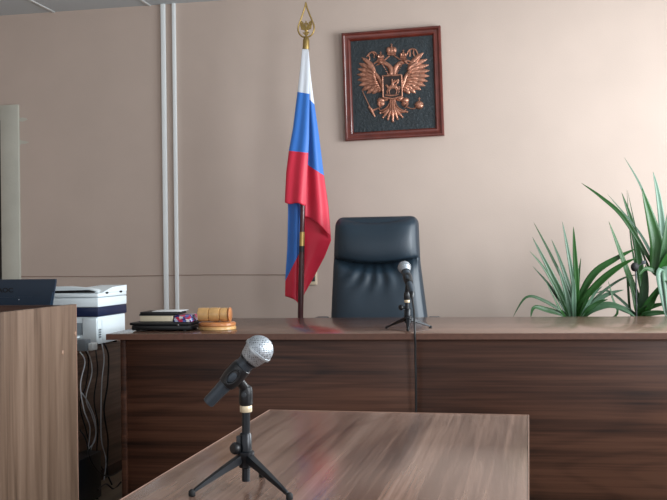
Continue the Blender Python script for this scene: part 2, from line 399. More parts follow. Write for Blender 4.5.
# ------------------------------------------------------------------ floor box and cables by the cabinet
t = thing('power_unit', 'low black box on the floor beneath the hanging cables', 'box', (-1.97, 4.1, 0))
bx('case', M_black, t, -.155, -.065, -.12, .22, .006, .225, bev=.005)
bx('front_plate', M_dgrey, t, -.145, -.075, -.124, -.119, .03, .21, bev=.002)
for k in (-.14, -.08):
    for q in (-.09, .19): bm = B(); lathe(bm, [(.01, 0), (.01, .007)], Matrix.Translation((k, q, 0)), 10); obj('foot', bm, M_rubber, t)
def cable(pts, r, m, label, grp=None, name='cable', n=6):
    bm = B(); tube(bm, smoothpts(pts, n), r, 7); o = obj(name, bm, m); return tag(o, label, 'cable', grp)
XC = -2.13
def cp(pts, X=XC): return [onx(x, y, X+dx) for x, y, dx in pts]
G = 'cables hanging beside the low cabinet'
cable(cp([(80, 345, -.02), (84, 349, .01), (88.5, 360, .015), (86, 385, .01), (80, 405, .01), (86, 430, .015), (90, 448, .0), (88, 461, .0)]), .0035, M_black, 'black cable hanging at left beside the cabinet, swinging back under itself', G)
cable(cp([(80, 347, -.02), (88, 352, .02), (92, 372, .022), (86, 398, .022), (92, 415, .02), (96, 432, .02), (92, 446, .002), (86, 462, .0)]), .003, M_cw, 'pale cable curving widest to the right beside the screen desk', G)
cable(cp([(81, 392, .03), (88, 402, .03), (95, 420, .03), (95, 440, .02), (88, 450, .003), (84, 462, .002)]), .003, M_cw, 'pale cable looped low above the black box', G)
cable(cp([(99, 341.5, -.03), (102, 345, .01), (104, 360, .012), (102, 380, .012), (101, 410, .012), (101.5, 440, .012), (106, 460, .012), (104, 480, .03)]), .003, M_cw, 'light grey cable hanging straight near the printer corner', G)
cable(cp([(99, 341, -.04), (104, 344, .015), (108.5, 356, .02), (107.5, 385, .02), (104, 410, .02), (108, 440, .02), (107, 470, .02), (112, 485, .05)]), .0045, M_black, 'thick black cable hanging furthest right beside the cabinet', G)
cable(cp([(80, 352, .03), (85, 362, .035), (80.5, 385, .03), (84, 410, .03), (90, 428, .035), (88, 452, .004), (90, 463, .0)]), .003, M_cw, 'thin pale cable crossing the others halfway down the cabinet', G)
cable(cp([(95, 343, -.02), (96, 352, .012), (97.5, 372, .02), (94, 400, .02), (98, 425, .02), (97, 455, .0), (103, 470, .0)]), .0035, M_black, 'black cable hanging between the two groups of pale cables', G)
cable(cp([(80, 430, .115), (86, 440, .115), (90, 458, .115), (99, 472, .115), (110, 476, .10), (121, 470, .05)]), .0035, M_black, 'black cable trailing low from the box to the desk', G)
cable(cp([(98, 490, .12), (106, 484, .08), (114, 489, .08), (121, 482, .08)]), .004, M_black, 'black cable lying on the floor past the box', G)

# ------------------------------------------------------------------ things at the desk's left end
def deskpt(x, y): # desk-local to world
    return Vector((-1.849+x*cos(DA)-y*sin(DA), 3.986+x*sin(DA)+y*cos(DA), JZ))
cx_ = (at(131, 330, 4.2).x+at(197, 330, 4.2).x)/2
t = thing('laptop', 'closed black laptop at the bottom of the stack on the desk', 'laptop', (cx_, 4.235, JZ), DA)
bm = B(); box(bm, -.135, .14, -.1, .11, .006, .028, bev=.006); obj('base', bm, M_black, t)
bm = B(); box(bm, -.143, .14, -.105, .11, .0285, .041, bev=.005); obj('lid', bm, M_black, t)
for k in (-.11, .11):
    for q in (-.08, .09): bm = B(); lathe(bm, [(.009, 0), (.008, .0065)], Matrix.Translation((k, q, 0)), 10); obj('foot', bm, M_rubber, t)
bx('latch', M_chrome, t, .085, .092, -.1065, -.1045, .028, .032, bev=.0005)
t = thing('thick_book', 'thick book with cream pages on top of the closed laptop', 'book', (cx_, 4.235, JZ+.0415), DA)
bx('page_block', M_cream, t, -.103, .05, -.07, .08, .003, .029, bev=.001)
bx('cover', M_dgrey, t, -.107, .055, -.073, .083, 0, .003, bev=.001); bx('cover', M_dgrey, t, -.107, .055, -.073, .083, .029, .032, bev=.001)
# colourful brochure
def brochure():
    m, nt, b = nodes('printed_brochure'); N = nt.nodes; L = nt.links
    tc = N.new('ShaderNodeTexCoord'); v = N.new('ShaderNodeTexVoronoi'); v.inputs['Scale'].default_value = 55
    L.new(tc.outputs['Object'], v.inputs['Vector']); s = N.new('ShaderNodeSeparateColor'); L.new(v.outputs['Color'], s.inputs[0])
    r = N.new('ShaderNodeValToRGB'); r.color_ramp.interpolation = 'CONSTANT'; e = r.color_ramp.elements
    e[0].color = lin((200, 50, 80)); e[1].position = .3; e[1].color = lin((40, 50, 130))
    for p, c in ((.55, (190, 200, 220)), (.75, (90, 110, 180)), (.88, (220, 215, 215))): k = e.new(p); k.color = lin(c)
    L.new(s.outputs[0], r.inputs[0]); L.new(r.outputs[0], b.inputs['Base Color']); b.inputs['Roughness'].default_value = .35; return m
M_bro = brochure()
M_brob = mat('pale_blue_brochure', (150, 165, 200), .4)
bm = B()
for k in range(4): box(bm, .058+.001*k, .140-.003*k, -.075+.004*k, .07, .0015+.0075*k, .008+.0075*k, bev=.001)
o = obj('brochure', bm, M_bro); o.location = (cx_, 4.235, JZ+.0405); o.rotation_euler = (0, 0, DA)
tag(o, 'red and blue printed brochures beside the book on the laptop', 'brochure')
t = thing('notebook', 'black notebook with a pale top sheet, highest in the stack', 'notebook', (cx_, 4.235, JZ+.0740), DA)
bx('cover', M_black, t, -.102, .075, -.075, .07, 0, .014, bev=.002)
bx('sheet', M_white, t, -.05, .085, -.06, .075, .0142, .0165, bev=.0005)
bx('elastic_band', M_rubber, t, -.104, -.099, -.077, -.07, -.001, .006, bev=.001)

gx = at(216.5, 330, 4.25).x
t = thing('gavel_block', 'round two-tier wooden sound block on the desk, under the gavel', 'sound block', (gx, 4.262, JZ))
bm = B(); lathe(bm, [(.084, 0), (.0875, .003), (.0875, .014), (.083, .018)], None, 40); obj('lower_tier', bm, M_gavel, t)
bm = B(); lathe(bm, [(.080, .018), (.0865, .022), (.0865, .031), (.08, .036), (.05, .037)], None, 40); obj('upper_tier', bm, M_gavel2, t)
t = thing('gavel', 'turned wooden judge gavel lying on its round block', 'gavel', (gx, 4.24, JZ+.0375+.0336), DA)
bm = B()
prof = [(.020, -.078), (.031, -.077), (.032, -.072), (.0325, -.05), (.032, -.029), (.026, -.026), (.026, -.025), (.032, -.022), (.0335, -.0), (.032, .022), (.026, .025), (.026, .026), (.031, .029), (.0325, .045), (.031, .060), (.025, .064), (.02, .065)]
lathe(bm, prof, align((-.002, 0, 0), (1, 0, 0)), 32); obj('head', bm, M_gavel, t)
bm = B(); lathe(bm, [(.02, .063), (.024, .066), (.033, .067), (.033, .072), (.03, .074)], align((-.002, 0, 0), (1, 0, 0)), 32); obj('end_cap', bm, M_gavel2, t)
bm = B(); tube(bm, [(-.07, 0, .006), (-.074, -.0, .006), (-.084, 0, .006)], [.005, .005, .006], 10); obj('peg', bm, M_black, t)
bm = B(); tube(bm, [(0, .025, 0), (0, .08, -.004), (0, .15, -.016), (0, .22, -.026), (0, .25, -.03)], [.008, .009, .011, .013, .009], 12); obj('handle', bm, M_gavel2, t)

# ------------------------------------------------------------------ microphones on tripod stands
def mic_on_stand(label_m, label_s, base, head_c, tail, feet, post_top, col_z, hub_z, knob, r_scale=1, knobside=-1, prefix=''):
    """base: foot of the post on the surface; the microphone is held in a clip on top of the post"""
    S = r_scale
    b = Vector(base)
    st = thing('microphone_stand', label_s, 'microphone stand', b)
    L = lambda p: Vector(p)-b
    pt = L(post_top)
    bm = B(); tube(bm, [(0, 0, .010), (pt.x*.3, pt.y*.3, pt.z*.35), (pt.x, pt.y, pt.z)], .0075*S, 16); obj('post', bm, M_blackm, st)
    bm = B(); lathe(bm, [(.0085*S, hub_z-.02), (.0125*S, hub_z-.018), (.0125*S, hub_z-.004), (.016*S, hub_z), (.016*S, hub_z+.010), (.0115*S, hub_z+.012), (.011*S, hub_z+.042), (.0085*S, hub_z+.045)], None, 22); obj('hub', bm, M_blackm, st)
    bm = B(); lathe(bm, [(.0105*S, pt.z-.007), (.0112*S, pt.z-.006), (.0112*S, pt.z+.004), (.0105*S, pt.z+.005)], Matrix.Translation((pt.x, pt.y, 0)), 20); obj('collar', bm, mat('pale_thread_ring', (214, 196, 164), .35, metal=.2), st)
    k = Vector(knob)-b; kd = Vector((k.x, k.y, 0)).normalized()
    bm = B(); tube(bm, [(0, 0, k.z), k], .005*S, 10); lathe(bm, [(.009*S, 0), (.0112*S, .003), (.0112*S, .009), (.0085*S, .0125), (.004*S, .013)], align(k-kd*.006, Vector((-.55, -.83, .1))), 14); obj('knob', bm, M_black, st)
    box_ = B(); box(box_, -.004, .004, -.006, .006, hub_z+.008, hub_z+.04, bev=.001); bmesh.ops.translate(box_, verts=box_.verts, vec=kd*.012); obj('clamp', box_, M_black, st)
    for f in feet:
        q = L(f); d = Vector((q.x, q.y, 0)).normalized(); sd = Vector((-d.y, d.x, 0))
        bm = B()
        sec = []
        for tt in (0, .25, .5, .75, .96):
            p0 = d*(.012*S)+Vector((0, 0, hub_z-.002)); p1 = Vector((q.x, q.y, .007))
            p = p0.lerp(p1, tt)+Vector((0, 0, .001*sin(pi*tt))); wd = (.0075-.0045*tt)*S; hh = (.008-.005*tt)*S
            sec.append([bm.verts.new(p+sd*sx*wd+Vector((0, 0, sz*hh))) for sx, sz in ((-1, -1), (1, -1), (1, 1), (-1, 1))])
        for i in range(len(sec)-1):
            for k_ in range(4): bm.faces.new((sec[i][k_], sec[i][(k_+1) % 4], sec[i+1][(k_+1) % 4], sec[i+1][k_]))
        bm.faces.new(sec[0][::-1]); bm.faces.new(sec[-1])
        bmesh.ops.bevel(bm, geom=list(bm.edges), offset=.0008, segments=1, affect='EDGES')
        lg = obj('leg', bm, M_blackm, st)
        bm = B(); lathe(bm, [(.0055*S, 0), (.0065*S, .002), (.006*S, .009), (.003*S, .012)], Matrix.Translation((q.x, q.y, 0)), 12); obj('rubber_foot', bm, M_rubber, lg)
    # clip: swivel barrel on the post, sleeve round the microphone handle
    hc = Vector(head_c); tl = Vector(tail); ax = (hc-tl).normalized(); Ln = (hc-tl).length
    gp = Vector((b.x+pt.x, b.y+pt.y, 0))
    cl = tl+ax*Ln*.53
    sw0 = b+pt+Vector((0, 0, .004)); 
    bm = B(); lathe(bm, [(.010*S, 0), (.0125*S, .004), (.0125*S, .026), (.0115*S, .034), (.006*S, .038)], Matrix.Translation(sw0-b), 20)
    obj('swivel', bm, M_black, st)
    sd = ax.cross(Vector((0, 1, 0))).normalized()
    bm = B(); lathe(bm, [(.0135*S, -.023*S), (.0155*S, -.022*S), (.0180*S, -.008*S), (.0185*S, .014*S), (.0172*S, .022*S), (.0150*S, .023*S)], align(cl-b, ax), 26)
    vw = (EYE-cl); vw = (vw-ax*vw.dot(ax)).normalized(); sdv = ax.cross(vw)
    oc = cl-b+vw*.0186*S
    tube(bm, [oc+ax*.0155*S*cos(a_)+sdv*.0085*S*sin(a_)-vw*.0026*S*abs(sin(a_)) for a_ in [2*pi*k_/24 for k_ in range(25)]], .0018*S, 8)
    tube(bm, [sw0-b+Vector((0, 0, .030)), cl-b], [.0085*S, .0085*S], 14); obj('clip', bm, M_black, st)
    bm = B(); Mq = Matrix.Translation(oc-vw*.0030*S) @ Matrix((sdv, ax, vw)).transposed().to_4x4() @ Matrix.Diagonal((.0070*S, .0140*S, .0036*S, 1))
    r_ = bmesh.ops.create_uvsphere(bm, u_segments=20, v_segments=12, radius=1)['verts']; bmesh.ops.transform(bm, matrix=Mq, verts=r_)
    for f_ in bm.faces: f_.smooth = True
    obj('clip_window', bm, M_handle, st)
    pp = sw0-b+Vector((0, -.0115*S, .022))
    bm = B(); lathe(bm, [(.0045*S, 0), (.0045*S, .003), (.002*S, .0035)], align(pp, (0, -1, 0)), 12); obj('pivot_screw', bm, M_dgrey, st)
    # microphone
    R = .0262*S
    m = thing('microphone', label_m, 'microphone', tl)
    q = ax.to_track_quat('Z', 'Y').to_matrix().to_4x4()
    hL = Ln-R*.95
    bm = B(); lathe(bm, [(.006*S, 0), (.0108*S, .001), (.0113*S, .004), (.0117*S, .03), (.0125*S, hL*.35), (.0142*S, hL*.7), (.0160*S, hL*.93), (.0180*S, hL), (.017*S, hL+.001)], q, 30); obj('handle', bm, M_handle, m)
    bm = B()
    z0 = hL
    lathe(bm, [(.0175*S, z0), (.0185*S, z0+.001), (.0198*S, z0+.003), (.0240*S, Ln-.006*S), (R-.001, Ln-.002)], q, 36); obj('lower_grille', bm, M_grille, m)
    bm = B(); lathe(bm, [(R-.001, Ln-.0035*S), (R+.0012, Ln-.003*S), (R+.0012, Ln+.0012*S), (R-.0006, Ln+.0018*S)], q, 36); obj('grille_band', bm, M_band, m)
    bm = B(); prof = [(R*cos(a)*1.0, Ln+.0015*S+R*.95*sin(a)) for a in [pi/2*k/9 for k in range(10)]]
    lathe(bm, prof, q, 36); obj('grille', bm, M_grille, m)
    bm = B(); lathe(bm, [(.0172*S, z0-.004), (.0184*S, z0-.003), (.0188*S, z0+.001), (.0176*S, z0+.0015)], q, 30); obj('neck_ring', bm, M_blackm, m)
    if not prefix:
        c0 = q @ Vector((0, -.0125*S, hL*.35)); 
    return m, st
Tz = .7303
b1 = at(246, 480, 1.69); b1.z = Tz
PY = 1.69
def on_table(x, y, z=Tz):
    d = fw + rt*((x-333.5)/FPX) + up*((250-y)/FPX); p = EYE + d*((z-EYE.z)/d.z); return p
pt = at(246, 408, PY)
hd = at(258.5, 350, PY-.035); tl = at(208, 403, PY-.035)
mic_on_stand('large black handheld microphone with silver grille held above the near table',
             'short black tripod stand on the near table holding the large microphone',
             (b1.x, PY, Tz), hd, tl, [on_table(192, 496), on_table(262, 477), on_table(289.5, 499.5)], pt, 0, at(247, 457, PY).z-Tz, at(234.8, 448.6, PY-.012))
# small slide switch seat on the clip
# far microphone
PY2 = 4.27
b2 = at(408, 328, PY2); b2.z = JZ
mic_on_stand('small microphone with silver grille before the black chair, its cable hanging down',
             'small black tripod stand near the front edge of the judge desk',
             (b2.x, PY2, JZ), at(404.5, 267.5, 4.31), at(412, 293, 4.20), [on_table(387, 328.6, JZ), on_table(408, 331.2, JZ), on_table(430.5, 328, JZ)],
             at(407, 301, PY2), 0, .05, at(400.5, 307.5, PY2), r_scale=1.12, prefix='far')
tl2 = at(412, 293, 4.20)
cb = [tl2+Vector((0, .0, .004)), tl2+Vector((.001, -.012, -.018)), at(414, 312, 4.10), at(414.6, 325, 4.07), at(414.8, 333.5, 4.062), at(415.3, 345, 4.065), at(415.4, 362, 4.07), at(415.8, 380, 4.07), at(416, 420, 4.075), at(416.5, 470, 4.07), at(410, 500, 4.06), Vector((-.62, 4.05, .012)), Vector((-1.0, 3.95, .008))]
cable(cb, .0045, M_black, 'thin black microphone cable hanging over the desk front', None, n=5)
bm = B(); p = tl2; tube(bm, [p+Vector((0, .006, .008)), p+Vector((.0005, -.004, -.004)), p+Vector((.001, -.012, -.02))], [.0105, .0105, .007], 14); tag(obj('cable_plug', bm, M_black), 'black plug at the tail of the small microphone', 'plug')

# ------------------------------------------------------------------ leather armchair
def chair():
    t = thing('office_chair', 'high-backed black leather armchair behind the judge desk', 'chair', (-.860, 5.53, 0))
    # backrest surface: v from bottom (z=.52) to top (z=1.352)
    NU, NV = 60, 240; z0, z1 = .50, 1.378
    def shape(front):
        bm = B(); g = []
        for j in range(NV+1):
            v = j/NV; row = []
            z = z0+(z1-z0)*v
            hw = .290-.033*max(0, min(1, (z-.72)/.40))-.010*max(0, min(1, (z-1.12)/.24))
            sk = -.016*max(0, min(1, (z-.75)/.35))
            # rounded top corners
            tcx = (z1-z)/.05
            if tcx < 1: hw -= .045*(1-math.sqrt(max(0, 1-(1-tcx)**2)))
            for i in range(NU+1):
                u = -1+2*i/NU
                x = hw*u
                edge = (1-abs(u)**5)**.45 if abs(u) < 1 else 0
                capz = min(1, math.sqrt(max(0, 1-(1-min(1, (z1-z)/.06))**2)))*min(1, (z-z0)/.05+.0)
                seam = 1.140-.040*cos(u*pi/2)**.8 if abs(u) < 1 else 1.140
                if front:
                    d = z-seam
                    if d > 0: b = 0.055+.058*math.sqrt(max(0, 1-((d-.115)/.125)**2)) if abs(d-.115) < .125 else .055
                    else:
                        b = .086-.020*math.exp(-(-d)/.05)+.012*sin(min(1, -d/.5)*pi)-.015*(1-abs(u))*math.exp(d/.06)
                        # radiating wrinkles below the head roll
                        ang = math.atan2(x, .15-d)
                        b += .006*cos(ang*21+1.2*sin(d*22))*math.exp(-((-d-.07)/.075)**2)*(1-abs(u)**3)
                        b += .0025*noise.noise(Vector((x*9, z*5, 3)))
                    b -= (.052*math.exp(-(min(d, 0)/.035)**2)*math.exp(-(max(d, 0)/.008)**2))*(1-.75*abs(u)**2)
                    # side piping line
                    b -= .007*math.exp(-((abs(u)-.90)/.018)**2)
                    y = -b*edge*capz
                else: y = .045*edge*capz
                lean = .10*(z-.5)
                row.append(bm.verts.new((x+sk, y+lean-.02, z)))
            g.append(row)
        for j in range(NV):
            for i in range(NU):
                f = bm.faces.new((g[j][i], g[j][i+1], g[j+1][i+1], g[j+1][i])); f.smooth = True
        return bm
    bm = shape(True); b2 = shape(False); me = bpy.data.meshes.new('tmp'); b2.to_mesh(me); b2.free(); bm.from_mesh(me)
    bmesh.ops.remove_doubles(bm, verts=bm.verts, dist=.0006)
    for f in bm.faces: f.smooth = True
    obj('backrest', bm, M_leather, t)
    bm = B(); box(bm, -.27, .27, -.50, .02, .43, .55, bev=.04)
    obj('seat', bm, M_leather, t)
    for s in (-1, 1):
        bm = B(); tube(bm, smoothpts([(s*.27, .0, .50), (s*.315, .01, .62), (s*.325, -.05, .745), (s*.325, -.25, .755), (s*.32, -.36, .72), (s*.30, -.38, .60), (s*.27, -.33, .48)], 5), .018, 10, flat=1.3); ar = obj('armrest', bm, M_black, t)
        bm = B(); box(bm, s*.325-.035, s*.325+.035, -.30, -.02, .765, .797, bev=.01); obj('arm_pad', bm, M_leather, ar)
    bm = B(); lathe(bm, [(.035, .12), (.035, .28), (.022, .285), (.022, .43)], Matrix.Translation((0, -.24, 0)), 20); obj('gas_column', bm, M_black, t)
    bm = B()
    for k in range(5):
        a = k*2*pi/5+.3; d = Vector((cos(a), sin(a), 0))
        tube(bm, [Vector((0, -.24, .13)), Vector((0, -.24, .11))+d*.15, Vector((0, -.24, .075))+d*.3], [.03, .025, .018], 8)
    obj('star_base', bm, M_black, t)
    for k in range(5):
        a = k*2*pi/5+.3; bm = B(); p = Vector((.3*cos(a), -.24+.3*sin(a), .028)); lathe(bm, [(.02, -.022), (.028, -.018), (.028, .018), (.02, .022)], align(p, (-sin(a), cos(a), 0)), 16)
        tube(bm, [p, p+Vector((0, 0, .05))], .008, 8); obj('castor', bm, M_rubber, t)
    return t
chair()

# ------------------------------------------------------------------ flag on its pole
FY = 5.75
pb, ptp = at(300.2, 330, FY), at(306, 46, FY)
axis = (ptp-pb).normalized(); foot = pb - axis*(pb.z/axis.z)
t = thing('flag', 'white, blue and red flag on a dark pole behind the desk', 'flag', foot)
Lf = lambda p: Vector(p)-foot
bm = B(); lathe(bm, [(.14, 0), (.15, .01), (.14, .03), (.06, .045), (.03, .09), (.022, .10)], None, 32); obj('pole_base', bm, M_pole, t)
za = at(303, 252, FY).z/1; 
def polept(z): return axis*((z)/axis.z)
z_j0, z_j1, z_j2 = at(302, 252, FY).z, at(302, 246, FY).z, at(302, 232, FY).z
bm = B(); tube(bm, [polept(.06), polept(z_j0)], .0175, 20); obj('lower_pole', bm, M_pole, t)
bm = B(); tube(bm, [polept(z_j0), polept(z_j1)], .017, 20); obj('pole_ring', bm, M_black, t)
bm = B(); tube(bm, [polept(z_j1), polept(z_j2)], .0168, 20); obj('pole_joint', bm, M_brass, t)
zt0 = at(305, 48, FY).z
bm = B(); tube(bm, [polept(z_j2), polept(zt0)], .0150, 20); obj('upper_pole', bm, M_pole, t)
bm = B(); lathe(bm, [(.018, 0), (.0205, .002), (.0205, .045), (.017, .058), (.008, .066), (.006, .075)], align(polept(zt0), axis), 22); fin = obj('finial', bm, M_brass, t)
fb = polept(at(306, 36, FY).z)
# leaf-shaped open loop
k = FY/FPX
loop = [(0, -1.8), (-5, .2), (-8, 4.5), (-8.4, 9.5), (-6, 16), (-3, 24), (-.9, 30), (0, 34.5), (.9, 30), (3, 24), (6.2, 16), (8.4, 9.5), (8, 4.5), (5, .2), (0, -1.8)]
bm = B(); tube(bm, smoothpts([fb+Vector((x*k, 0, y*k)) for x, y in loop], 3), .0052, 8); lp_ = obj('finial_loop', bm, M_brass, fin)
bm = B()
def fe(pts, r): tube(bm, smoothpts([fb+Vector((x*k, 0, y*k)) for x, y in pts], 3), r*1.4, 6)
for s in (-1, 1):
    fe([(s*.6, 6), (s*3.4, 8.0), (s*5.6, 11), (s*4.8, 15)], .0035); fe([(s*1.8, 7), (s*3.6, 10), (s*3.4, 14)], .003); fe([(s*.5, 6.5), (s*3.2, 7), (s*5.2, 9)], .003); fe([(s*.4, 7.5), (s*1.2, 11), (s*.8, 12.5), (s*2.2, 13)], .0035)
    fe([(s*.4, 5), (s*2.0, 3), (s*3.2, 3.6)], .003); fe([(0, 5), (s*1.3, 2), (s*1.6, 1)], .003)
for s in (-1, 1):
    for q in range(4): fe([(s*1.2, 7+q*.8), (s*(3+.3*q), 7.2+q*1.9), (s*(5.2-.2*q), 7.6+q*2.6)], .0034)
ball(bm, fb+Vector((0, 0, 6.5*k)), (1.7*k, .004, 3.0*k), 12); ball(bm, fb+Vector((0, 0, 2.4*k)), (2.2*k, .003, 1.8*k), 12)
fe([(0, 9), (0, 4), (0, 0)], .005); fe([(0, 13), (0, 15.5)], .003)
obj('finial_emblem', bm, M_brass, fin)
# cloth: three hanging folds, each lofted between two edges
def interp(pts, y):
    for (a, b) in zip(pts, pts[1:]):
        if y <= b[1]: return a[0]+(b[0]-a[0])*(y-a[1])/(b[1]-a[1] if b[1] != a[1] else 1)
    return pts[-1][0]
bm = B(); uvl = bm.loops.layers.uv.new('UVMap')
def fold(left, right, bounds, yfun, nU=26, nV=90, bot=None, top=None):
    """left/right: (px, py) edges; bounds(x, y) -> stripe coordinate; yfun(s, t) depth offset; bot/top(s) -> py"""
    g = []; cc = {}
    for j in range(nV+1):
        row = []
        for i in range(nU+1):
            s = i/nU
            y0 = top(s) if top else left[0][1]; y1 = bot(s) if bot else left[-1][1]
            y = y0+(y1-y0)*j/nV
            xl = interp(left, y); xr = interp(right, y); x = xl+(xr-xl)*s
            p = at(x, y, FY+yfun(s, j/nV)); v = bm.verts.new(p-foot); cc[v] = bounds(x, y); row.append(v)
        g.append(row)
    for j in range(nV):
        for i in range(nU):
            f = bm.faces.new((g[j][i], g[j][i+1], g[j+1][i+1], g[j+1][i])); f.smooth = True
            for l in f.loops: l[uvl].uv = (.5, cc[l.vert])
def stripes(b1, b2):
    """b1, b2: (x, y) (x, y) lines of the white/blue and the blue/red borders"""
    def f(x, y):
        def ly(b): (xa, ya), (xb, yb) = b; return ya+(yb-ya)*(x-xa)/(xb-xa)
        a, c = ly(b1), ly(b2)
        if y < a: return max(0, .3333-(a-y)*.003)
        if y < c: return .3333+.3333*(y-a)/(c-a)
        return min(1, .6666+(y-c)*.002)
    return f
# A: front fold
fold([(302.3, 49), (299.5, 75), (297.5, 92), (293, 128), (289, 150), (286.2, 172), (284.8, 201)], [(308.5, 49), (309.3, 75), (309.5, 100), (309, 140), (307.5, 170), (306.2, 205)],
     stripes(((298, 91.5), (309, 93.5)), ((289, 150), (308, 152))),
     lambda s, t: -.034-.022*t*sin(s*pi)-.010*t*sin(s*9+t*1.5)*(1-.3*t)-.004, bot=lambda s: 202.5+2.6*s+1.0*sin(s*8))
# B: right fold
fold([(306, 52), (306, 90), (305.5, 160), (305, 218)], [(308.8, 52), (310.5, 75), (313.3, 97), (318.5, 132), (323.5, 172), (328.5, 207), (331, 238)],
     stripes(((306, 95), (313.5, 103)), ((306, 163), (323.5, 174.5))),
     lambda s, t: -.004+.0*t+.045*s*t+.022*t*sin(s*6.5+.4+t*.5), bot=lambda s: 217+4*s+17*s*s)
# D: the turned-back lower right corner behind
fold([(303.5, 195), (303.5, 295)], [(320, 195), (328, 214), (331.3, 240), (325, 256), (314, 277), (304, 294.5)],
     lambda x, y: .9, lambda s, t: .034+.035*s+.008*sin(s*5+t*5), nV=60)
# C: lower left fold behind the pole
fold([(288, 190), (288, 215), (287.2, 250), (285.5, 275), (285, 296), (290, 301), (303, 320)], [(300, 190), (302, 320)],
     stripes(((280, 120), (310, 120)), ((285, 281), (300, 251))),
     lambda s, t: .024+.018*sin(s*5.2+1+t)+.010*s, bot=lambda s: 296.5+9*s**1.3+8*max(0, s-.45), nV=70)
obj('cloth', bm, M_flag, t, solid=.0012)
bm = B(); tube(bm, [polept(zt0-.012), polept(zt0+.002)], .0215, 20); obj('cloth_tie', bm, M_brass, t)

# ------------------------------------------------------------------ framed eagle relief
fcx, fcz, FW, FH = -.851, 2.259, .646, .705
t = thing('framed_relief', 'mahogany framed copper double-headed eagle relief on the back wall', 'wall plaque', (fcx, WY, fcz))
t.rotation_euler = (radians(1.0), radians(-1.1), 0)
prof = [(0, 0), (0, -.030), (.006, -.036), (.014, -.036), (.020, -.030), (.034, -.027), (.044, -.030), (.050, -.026), (.055, -.014), (.055, 0)]
bm = B(); rings = []
for cxs, czs in ((-1, 1), (1, 1), (1, -1), (-1, -1)):
    rings.append([bm.verts.new((cxs*(FW/2-i), y-.008, czs*(FH/2-i))) for i, y in prof])
for a in range(4):
    A, D = rings[a], rings[(a+1) % 4]
    for i in range(len(prof)-1): bm.faces.new((A[i], A[i+1], D[i+1], D[i]))
    bm.faces.new((A[-1], A[0], D[0], D[-1]))
obj('frame', bm, M_mahog, t)
bx('backing_panel', M_slate, t, -FW/2+.05, FW/2-.05, -.022, -.012, -FH/2+.05, FH/2-.05, bev=0)
def E(x, y):
    dx, dy = x-240.5, y-244.0; det = 380*418+25*13
    a = (dx*418-dy*13)/det; b = (dy*380+25*dx)/det
    return Vector((a*FW, 0, -b*FH))
q_ = FW/380
YB = -.022
def st(bm, pts, wds, h=.008, n=4, lift=0):
    P = smoothpts([E(*p)+Vector((0, YB-lift, 0)) for p in pts], n)
    m = len(P); R = []
    for i in range(m):
        f = i/(m-1)*(len(wds)-1); a = int(min(f, len(wds)-2)); R.append((wds[a]+(wds[a+1]-wds[a])*(f-a))*q_)
    tube(bm, P, R, 10, flat=h/(max(R)+1e-6), ref=(0, 1, 0))
def bl(bm, c, rx, rz, h=.012, lift=0): ball(bm, E(*c)+Vector((0, YB-lift, 0)), (rx*q_, h, rz*q_), 14)
def feather(bm, root, tip, wd, h, lift, bend=0):
    mx, my = (root[0]+tip[0])/2, (root[1]+tip[1])/2; dx, dy = tip[0]-root[0], tip[1]-root[1]
    st(bm, [root, (mx-dy*bend, my+dx*bend), tip], [wd*.55, wd, wd*1.05, wd*.85, .8], h, 4, lift)
bm = B()
# left wing (fan of long feathers, two shorter rows over them, wing bone)
LT = [(121, 140), (110, 162), (105, 184), (102, 206), (104, 228), (110, 249), (121, 268), (141, 280), (162, 281), (181, 274)]
LR = [(172, 203), (172, 212), (175, 220), (178, 228), (182, 236), (185, 243), (189, 249), (193, 255), (197, 259), (200, 262)]
RT = [(359, 124), (373, 148), (380, 170), (382, 192), (381, 213), (376, 233), (366, 251), (349, 266), (328, 278), (306, 281)]
RR = [(300, 193), (299, 204), (297, 213), (295, 222), (293, 230), (291, 238), (288, 245), (285, 251), (282, 256), (279, 261)]
for T_, R_, bd in ((LT, LR, .10), (RT, RR, -.10)):
    for i, (a, b) in enumerate(zip(R_, T_)):
        feather(bm, a, b, 9.8, .009, .0+.0004*i, bd)
    for i in range(0, 9):
        a = R_[i]; b = T_[i]; c = T_[i+1]; f = .60
        feather(bm, a, (a[0]+((b[0]+c[0])/2-a[0])*f, a[1]+((b[1]+c[1])/2-a[1])*f), 7.6, .012, .005, bd)
    for i in range(0, 9):
        a = R_[i]; b = T_[i]; f = .33
        feather(bm, a, (a[0]+(b[0]-a[0])*f, a[1]+(b[1]-a[1])*f), 5.2, .012, .008, bd)
st(bm, [(204, 262), (196, 235), (184, 215), (168, 195), (148, 168), (126, 146)], [7, 9, 7.5, 5, 3, 1.2], .014, 4, .006)
st(bm, [(276, 260), (284, 235), (294, 212), (308, 190), (332, 160), (355, 132)], [7, 9, 7.5, 5, 3, 1.2], .014, 4, .006)
# necks and heads
st(bm, [(228, 222), (236, 200), (230, 178), (212, 164), (196, 160)], [11, 12, 9.5, 8, 8], .016)
st(bm, [(252, 222), (247, 198), (256, 176), (272, 162), (286, 158)], [11, 12, 9.5, 8, 8], .016)
for s, hx, hy in ((-1, 193, 160), (1, 289, 157)):
    bl(bm, (hx, hy), 9, 7, .02)
    st(bm, [(hx+s*4, hy-3), (hx+s*14, hy-2), (hx+s*23, hy+3), (hx+s*24, hy+8)], [5, 4, 2.6, .8], .012)
    st(bm, [(hx+s*3, hy+5), (hx+s*11, hy+9), (hx+s*20, hy+14)], [3.5, 2.2, .8], .008)
    for k_ in range(5):
        st(bm, [(hx-s*(8+k_*5), hy+8+k_*9), (hx-s*(14+k_*5), hy+13+k_*9)], [2.4, 2.2, .6], .006, 3, .013)
